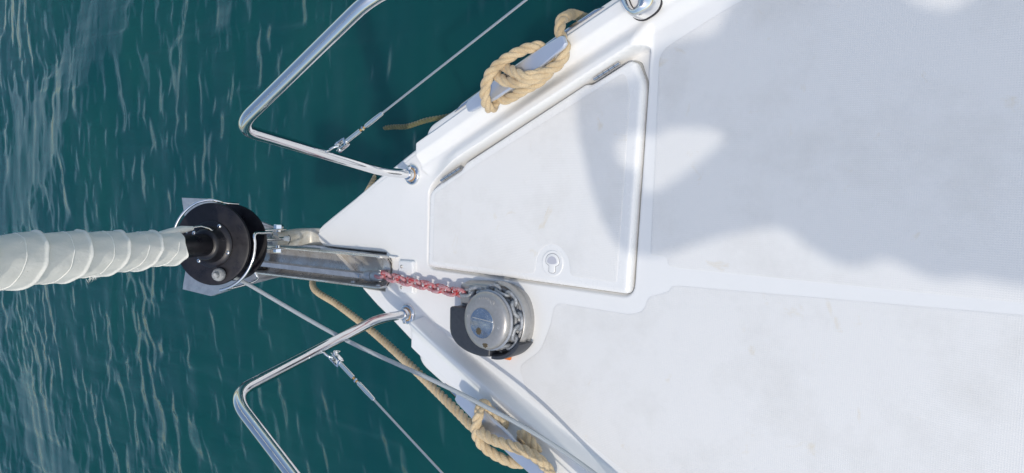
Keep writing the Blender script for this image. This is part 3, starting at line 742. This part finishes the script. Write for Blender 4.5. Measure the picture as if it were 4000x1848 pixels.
M_wet = ropemat('wet_rope', (.10, .095, .035), (.15, .135, .05), (.05, .07, .035))
def rope(t, pts, r, mat, lay=.066, n=9, fuzz=True, taper=None):
    L0 = Vector(t.location); P = resample([Vector(q)-L0 for q in spline(pts, n)], .0035); T, Nn, B = frames(P)
    # gentle smoothing keeps bends fair
    s = [0]
    for a, b in zip(P, P[1:]): s.append(s[-1]+(b-a).length)
    fv, ff = [], []
    for k in range(3):
        Q = []
        for i, p in enumerate(P):
            a = 2*math.pi*(s[i]/lay + k/3); Q.append(p + (Nn[i]*math.cos(a)+B[i]*math.sin(a))*r*.50)
        v, f, uv = tube_data(Q, r*.545, 12); mesh('strand', v, f, mat, t, uv=uv)
        if fuzz:
            for i in range(0, len(Q), 2):
                for _ in range(2):
                    a = random.uniform(0, 6.28); nn = (Nn[i]*math.cos(a)+B[i]*math.sin(a)); p = Q[i] + nn*r*.53
                    d = (nn*random.uniform(.3, 1.0) + T[i]*random.uniform(-1, 1) + nn.cross(T[i])*random.uniform(-.8, .8)).normalized()
                    L = random.uniform(.002, .0058); w = d.cross(T[i]+Vector((.01, .02, .03))).normalized()*.00022
                    b = len(fv); fv += [p-w, p+w, p+d*L]; ff.append((b, b+1, b+2))
    if fv: mesh('loose_fibre', fv, ff, mat, t, False)['kind'] = 'stuff'
S1 = [(0.905, 0.668, -0.300), (0.933, 0.655, -0.120), (0.985, 0.622, -0.012), (1.003, 0.600, 0.038), (1.013, 0.567, 0.055), (1.026, 0.543, 0.058), (1.035, 0.521, 0.060), (1.026, 0.489, 0.068), (0.993, 0.462, 0.090), (0.961, 0.446, 0.104), (0.925, 0.442, 0.108), (0.880, 0.451, 0.105), (0.838, 0.473, 0.088), (0.806, 0.468, 0.062), (0.815, 0.435, 0.054),
      (0.840, 0.412, 0.052), (0.878, 0.420, 0.056), (0.912, 0.433, 0.058), (0.961, 0.452, 0.058), (0.989, 0.482, 0.055), (0.979, 0.518, 0.055), (0.964, 0.533, 0.066), (0.953, 0.532, 0.080), (0.926, 0.522, 0.096), (0.886, 0.497, 0.116), (0.849, 0.467, 0.122), (0.827, 0.430, 0.114), (0.816, 0.403, 0.098), (0.809, 0.388, 0.074), (0.808, 0.395, 0.054), (0.809, 0.415, 0.050)]
S2 = [(0.826, 0.500, 0.058), (0.855, 0.494, 0.082), (0.892, 0.480, 0.102), (0.925, 0.465, 0.112), (0.956, 0.455, 0.112), (0.976, 0.461, 0.096), (0.985, 0.470, 0.070)]
rs = thing('dock_rope', 'tan three-strand rope in figure-eight turns on the starboard cleat', 'rope', (.92, .46, .05), 'tan mooring ropes on the cleats')
rope(rs, S1, .0138, M_rope, .088); rope(rs, S2, .0135, M_rope, .088)
P1 = [(-1.15, .30, -1.25), (-1.05, .12, -1.05), (-.90, -.06, -.78), (-.72, -.19, -.54), (-0.530, -0.262, -0.360), (-.26, -.300, -.285), (0.043, -0.346, -0.200), (0.376, -0.394, -0.080), (0.586, -0.436, -0.010), (0.708, -0.462, 0.030), (0.759, -0.474, 0.046), (0.804, -0.484, 0.050), (0.859, -0.464, 0.052), (0.887, -0.439, 0.055), (0.869, -0.427, 0.060), (0.842, -0.412, 0.062), (0.833, -0.395, 0.075), (0.840, -0.392, 0.098), (0.845, -0.412, 0.110), (0.839, -0.440, 0.112), (0.838, -0.465, 0.110), (0.849, -0.493, 0.100),
      (0.877, -0.515, 0.085), (0.913, -0.528, 0.070), (0.946, -0.531, 0.058), (0.966, -0.512, 0.053), (0.956, -0.481, 0.053), (0.945, -0.455, 0.056), (0.975, -0.448, 0.072), (1.006, -0.462, 0.082), (1.020, -0.478, 0.080)]
P2 = [(0.820, -0.456, 0.070), (0.836, -0.457, 0.098), (0.865, -0.458, 0.114), (0.903, -0.464, 0.118), (0.957, -0.465, 0.118), (0.999, -0.468, 0.114), (1.030, -0.479, 0.104), (1.048, -0.500, 0.088), (1.056, -0.525, 0.072), (1.045, -0.561, 0.056)]
rp = thing('dock_rope', 'tan three-strand rope on the port cleat, trailing forward along the hull', 'rope', (.9, -.46, .05), 'tan mooring ropes on the cleats')
rope(rp, P1, .0136, M_rope, .074); rope(rp, P2, .0140, M_rope, .074)
# furling line (braided)
def braid():
    m, t, b = nodes('braided_line'); uv = coord(t, 'UV'); sep = N(t, 'ShaderNodeSeparateXYZ'); t.links.new(uv, sep.inputs[0]); hs = []
    for sg in (1, -1):
        a = N(t, 'ShaderNodeMath', operation='MULTIPLY'); a.inputs[1].default_value = 2*math.pi*8*sg; t.links.new(sep.outputs[0], a.inputs[0])
        c = N(t, 'ShaderNodeMath', operation='MULTIPLY_ADD'); c.inputs[1].default_value = 2*math.pi/.0062; t.links.new(sep.outputs[1], c.inputs[0]); t.links.new(a.outputs[0], c.inputs[2])
        q = N(t, 'ShaderNodeMath', operation='SINE'); t.links.new(c.outputs[0], q.inputs[0]); hs.append(q.outputs[0])
    mm = N(t, 'ShaderNodeMath', operation='MULTIPLY'); t.links.new(hs[0], mm.inputs[0]); t.links.new(hs[1], mm.inputs[1])
    t.links.new(ramp(t, mm.outputs[0], [(.0, (.46, .50, .53)), (.5, (.36, .40, .43))]), b.inputs['Base Color']); b.inputs['Roughness'].default_value = .7
    bump(t, b, mm.outputs[0], .7, .0012); return m
fl = thing('furling_line', 'grey braided line running aft from the furling drum', 'line', (.2, -.11, .4))
FP = [ring_pt(-70, .055, .45), ring_pt(-72, .100, .45), (0.204, -0.116, 0.400), (0.507, -0.237, 0.3), (0.775, -0.322, 0.205), (0.92, -0.365, 0.168), (1.047, -0.416, 0.122), (1.176, -0.491, 0.064), (1.36, -.575, .052), (1.9, -.80, .05)]
tube('braid', resample(spline(FP, 10), .01), .0056, braid(), fl, 14)

# ------------------------------------------------------------------ chrome fairlead by the starboard moulding
def fairlead(s, label):
    c = Vector((1.222, s*.632, .024)); t = thing('fairlead', label, 'fairlead', tuple(c))
    d = Vector((.90, s*.44, 0)).normalized(); n = Vector((-d.y, d.x, 0))
    def loop(a, b, z, rot=0): return [(n*(a*math.cos(q)) + d*(b*math.sin(q)) + Vector((0, 0, z))) for q in [2*math.pi*k/40 for k in range(40)]]
    def sq(a, b, z, sh=(0, 0), e=.75):
        out = []
        for k in range(40):
            q = 2*math.pi*k/40; ca, sa = math.cos(q), math.sin(q)
            out.append(n*(a*math.copysign(abs(ca)**e, ca)+sh[0]) + d*(b*math.copysign(abs(sa)**e, sa)+sh[1]) + Vector((0, 0, z)))
        return out
    def loft(nm, rings, mat, cap=False):
        v = [p for r in rings for p in r]; f = []
        for i in range(len(rings)-1):
            for k in range(40): f.append((i*40+k, i*40+(k+1) % 40, (i+1)*40+(k+1) % 40, (i+1)*40+k))
        if cap: f.append(tuple((len(rings)-1)*40+k for k in range(40)))
        return mesh(nm, v, f, mat, t, auto=50)
    loft('gasket', [sq(.054, .043, -.006), sq(.055, .044, .001), sq(.050, .040, .004)], M_dark, True)
    loft('body', [sq(.0535, .0425, .0), sq(.0525, .0415, .010), sq(.050, .037, .026, (0, -.004)), sq(.046, .031, .038, (0, -.008)), sq(.040, .025, .0425, (0, -.010)), sq(.034, .019, .040, (0, -.012)), sq(.031, .0155, .034, (0, -.012)), sq(.030, .0145, .022, (0, -.012))], M_chrome)
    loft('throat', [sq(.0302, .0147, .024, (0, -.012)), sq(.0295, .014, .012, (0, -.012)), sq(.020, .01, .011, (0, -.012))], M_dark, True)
    screw('screw', c + d*.026 + n*.030 + Vector((0, 0, .030)), d*.6+n*.4+Vector((0, 0, 1)), .006, M_steel, t)
    return t
fairlead(1, 'chrome oval fairlead on the starboard moulding aft of the cleat')

# ------------------------------------------------------------------ unseen sheet added overhead to throw the broad soft shadow on the deck
SH = [(1.031, .414), (1.044, .325), (1.107, .148), (1.178, .052), (1.275, .035), (1.423, .087), (1.557, .118), (1.616, .085), (1.687, .052), (1.734, .057), (1.77, .07), (1.849, .041), (1.909, .05), (1.986, .042), (2.3, .03), (2.7, .0), (3.1, .3), (3.0, .9), (2.3, .78), (1.95, .60), (1.853, .535), (1.81, .54), (1.775, .56), (1.68, .64), (1.52, .65), (1.434, .602), (1.412, .572), (1.391, .536), (1.337, .53), (1.255, .515), (1.19, .455), (1.10, .445), (1.061, .436)]
HO = [(1.150, .300), (1.20, .327), (1.25, .312), (1.30, .330), (1.395, .326), (1.425, .303), (1.36, .245), (1.29, .198), (1.235, .183), (1.222, .235), (1.172, .248)]
def caster_mat():                             # added shadow sheet, part see-through so that its shadow stays pale
    m, t, b = nodes('shadow_caster_sheet'); b.inputs['Base Color'].default_value = (.72, .72, .70, 1); b.inputs['Roughness'].default_value = .7
    tr = t.nodes.new('ShaderNodeBsdfTransparent'); mx = t.nodes.new('ShaderNodeMixShader'); mx.inputs[0].default_value = .36
    t.links.new(b.outputs[0], mx.inputs[1]); t.links.new(tr.outputs[0], mx.inputs[2]); t.links.new(mx.outputs[0], t.nodes['Material Output'].inputs[0]); return m
M_over = caster_mat()
ov = thing('shadow_caster', 'unseen white sheet added overhead to cast the soft deck shadow', 'sail', (3.2, -.7, 2.9))
lx, ly = TO_SUN.x/TO_SUN.z, TO_SUN.y/TO_SUN.z
bm = bmesh.new()
def edge_loop(pts):
    P = [Vector((*q, 0)) for q in pts]; P = spline(P + [P[0]], 4)[:-1]
    vs_ = []
    for q in P:
        z = 2.8 + .15*(q.x-1.0) + .05*math.sin(4*q.y+2*q.x); vs_.append(bm.verts.new(Vector((q.x+lx*z, q.y+ly*z, z)) - Vector(ov.location)))
    return [bm.edges.new((vs_[i-1], vs_[i])) for i in range(len(vs_))]
ed = edge_loop(SH) + edge_loop(HO)
bmesh.ops.triangle_fill(bm, use_beauty=True, use_dissolve=False, edges=ed)
me = bpy.data.meshes.new('caster_panel'); bm.to_mesh(me); bm.free()
so = obj('caster_panel', me, M_over, ov)

# ------------------------------------------------------------------ water
def watermat():
    m, t, b = nodes('sea_water'); g = geo_pos(t)
    c = mix(t, ramp(t, noise(t, geo_pos(t, (1, .6, 1)), 1.3, 4, .55), [(.35, (0, 0, 0)), (.7, (1, 1, 1))]), (.0022, .049, .055), (.0042, .063, .060))
    t.links.new(c, b.inputs['Base Color']); b.inputs['Roughness'].default_value = .06; b.inputs['IOR'].default_value = 1.333
    b.subsurface_method = 'BURLEY'; b.inputs['Subsurface Weight'].default_value = 1.0; b.inputs['Subsurface Radius'].default_value = (.35, .6, .6); b.inputs['Subsurface Scale'].default_value = .8
    n1 = bump(t, b, noise(t, geo_pos(t, (1.0, .35, 1)), 22, 4, .55), .10, .008)
    return m
M_water = watermat()
WZ = -1.2; CELL = .010; NX, NY = 1120, 720; X0, Y0 = -9.4, -4.3
kx = np.fft.fftfreq(NX, CELL)*2*np.pi; ky = np.fft.fftfreq(NY, CELL)*2*np.pi
KX, KY = np.meshgrid(kx, ky, indexing='ij'); K = np.hypot(KX, KY)+1e-9
wx = X0 + CELL*np.arange(NX); wy = Y0 + CELL*np.arange(NY); WX, WY = np.meshgrid(wx, wy, indexing='ij')
def nfield(lx_, ly_, th):                # unit noise, short across the crests (lx) and long along them (ly)
    c, s_ = math.cos(th), math.sin(th); A_x = KX*c+KY*s_; A_y = -KX*s_+KY*c
    A = np.exp(-.5*((A_x*lx_)**2+(A_y*ly_)**2)); A[0, 0] = 0
    g_ = np.fft.ifft2(np.fft.fft2(rng.standard_normal((NX, NY)))*A).real; return g_/g_.std()
def seg_mask(a, b, w, X, Y):
    ax_, ay_ = a; bx_, by_ = b; L = (bx_-ax_)**2+(by_-ay_)**2
    t = np.clip(((X-ax_)*(bx_-ax_)+(Y-ay_)*(by_-ay_))/L, 0, 1)
    return np.exp(-((X-ax_-t*(bx_-ax_))**2+(Y-ay_-t*(by_-ay_))**2)/w**2)
band = np.maximum(seg_mask((-4.0, 2.0), (-5.4, .6), .34, WX, WY), seg_mask((-5.4, .6), (-7.2, -.5), .50, WX, WY))
band = np.maximum(band, seg_mask((-4.9, -3.0), (-5.8, -2.2), .42, WX, WY)*.95)
lean = sm(.8, -2.4, WY)                  # crests lean more towards the port side
mixf = lambda a, b: a*np.sqrt(1-lean) + b*np.sqrt(lean)
gA = mixf(nfield(.014, .052, .06), nfield(.014, .052, .30)); gB = mixf(nfield(.025, .105, .02), nfield(.025, .10, .36))
gC = nfield(.45, .6, .2)
near = sm(-2.6, -.4, WX)
thr = 1.10 + 1.15*near - .40*gC - 2.3*band - .10*sm(-3., -6., WX)
pulse = 1/(1+np.exp(-(gA-thr)/.16)) + 1.15/(1+np.exp(-(gB-thr+.05)/.15))
slope = np.interp(WX, [-8, -5, -3, -1.5], [.165, .205, .245, .255])*np.minimum(pulse, 1.25) + .115*band
ikx = 1j*KX; lowcut = 1-np.exp(-(K*.55)**2)
Hk = np.fft.fft2(slope)*(-1j*KX)/(KX**2 + (2*np.pi/2.3)**2)*lowcut
h = np.fft.ifft2(Hk).real
soft = mixf(nfield(.045, .16, .08), nfield(.045, .15, .30)); soft *= .034/np.gradient(soft, CELL, axis=0).std()
swl = nfield(.5, .8, .1); swl *= .020/np.gradient(swl, CELL, axis=0).std()
h = h + soft + swl
lean_x = -.055*sm(-1.2, -2.8, wx)*(1-sm(-7.6, -8.6, wx)) + .10*sm(-8.0, -8.8, wx)   # gentle long swell rising ahead of the bow
h = h + (np.cumsum(lean_x)*CELL - (np.cumsum(lean_x)*CELL)[-1])[:, None]
edge = np.minimum(np.minimum(sm(X0, X0+.8, WX), 1-sm(wx[-1]-.8, wx[-1], WX)), np.minimum(sm(Y0, Y0+.6, WY), 1-sm(wy[-1]-.6, wy[-1], WY)))
sea = grid_mesh('water', WX, WY, WZ + h*edge, M_water); sea['kind'] = 'structure'
B = 600.; x0, x1, y0, y1 = wx[0], wx[-1], wy[0], wy[-1]
v = [(-B, -B, WZ), (B, -B, WZ), (B, B, WZ), (-B, B, WZ), (x0, y0, WZ), (x1, y0, WZ), (x1, y1, WZ), (x0, y1, WZ)]
o = mesh('water', v, [(0, 1, 5, 4), (1, 2, 6, 5), (2, 3, 7, 6), (3, 0, 4, 7)], M_water, None, False); o['kind'] = 'structure'
# slack bight of rope just awash on the starboard side, riding on the ripples
def surf(x, y): return WZ + float((h*edge)[int(round((x-X0)/CELL)), int(round((y-Y0)/CELL))])
rw = thing('sunken_rope', 'brownish slack rope awash in the water off the starboard bow', 'rope', (-.86, .51, -1.2))
RW = [(-1.09, .494, -.040), (-1.05, .500, -.010), (-.97, .504, -.005), (-.88, .503, -.002), (-.80, .515, -.005), (-.72, .531, -.003), (-.60, .545, -.006), (-.45, .56, -.010), (-.3, .57, -.03)]
rope(rw, [(x, y, surf(x, y)+q) for x, y, q in RW], .015, M_wet, fuzz=False)
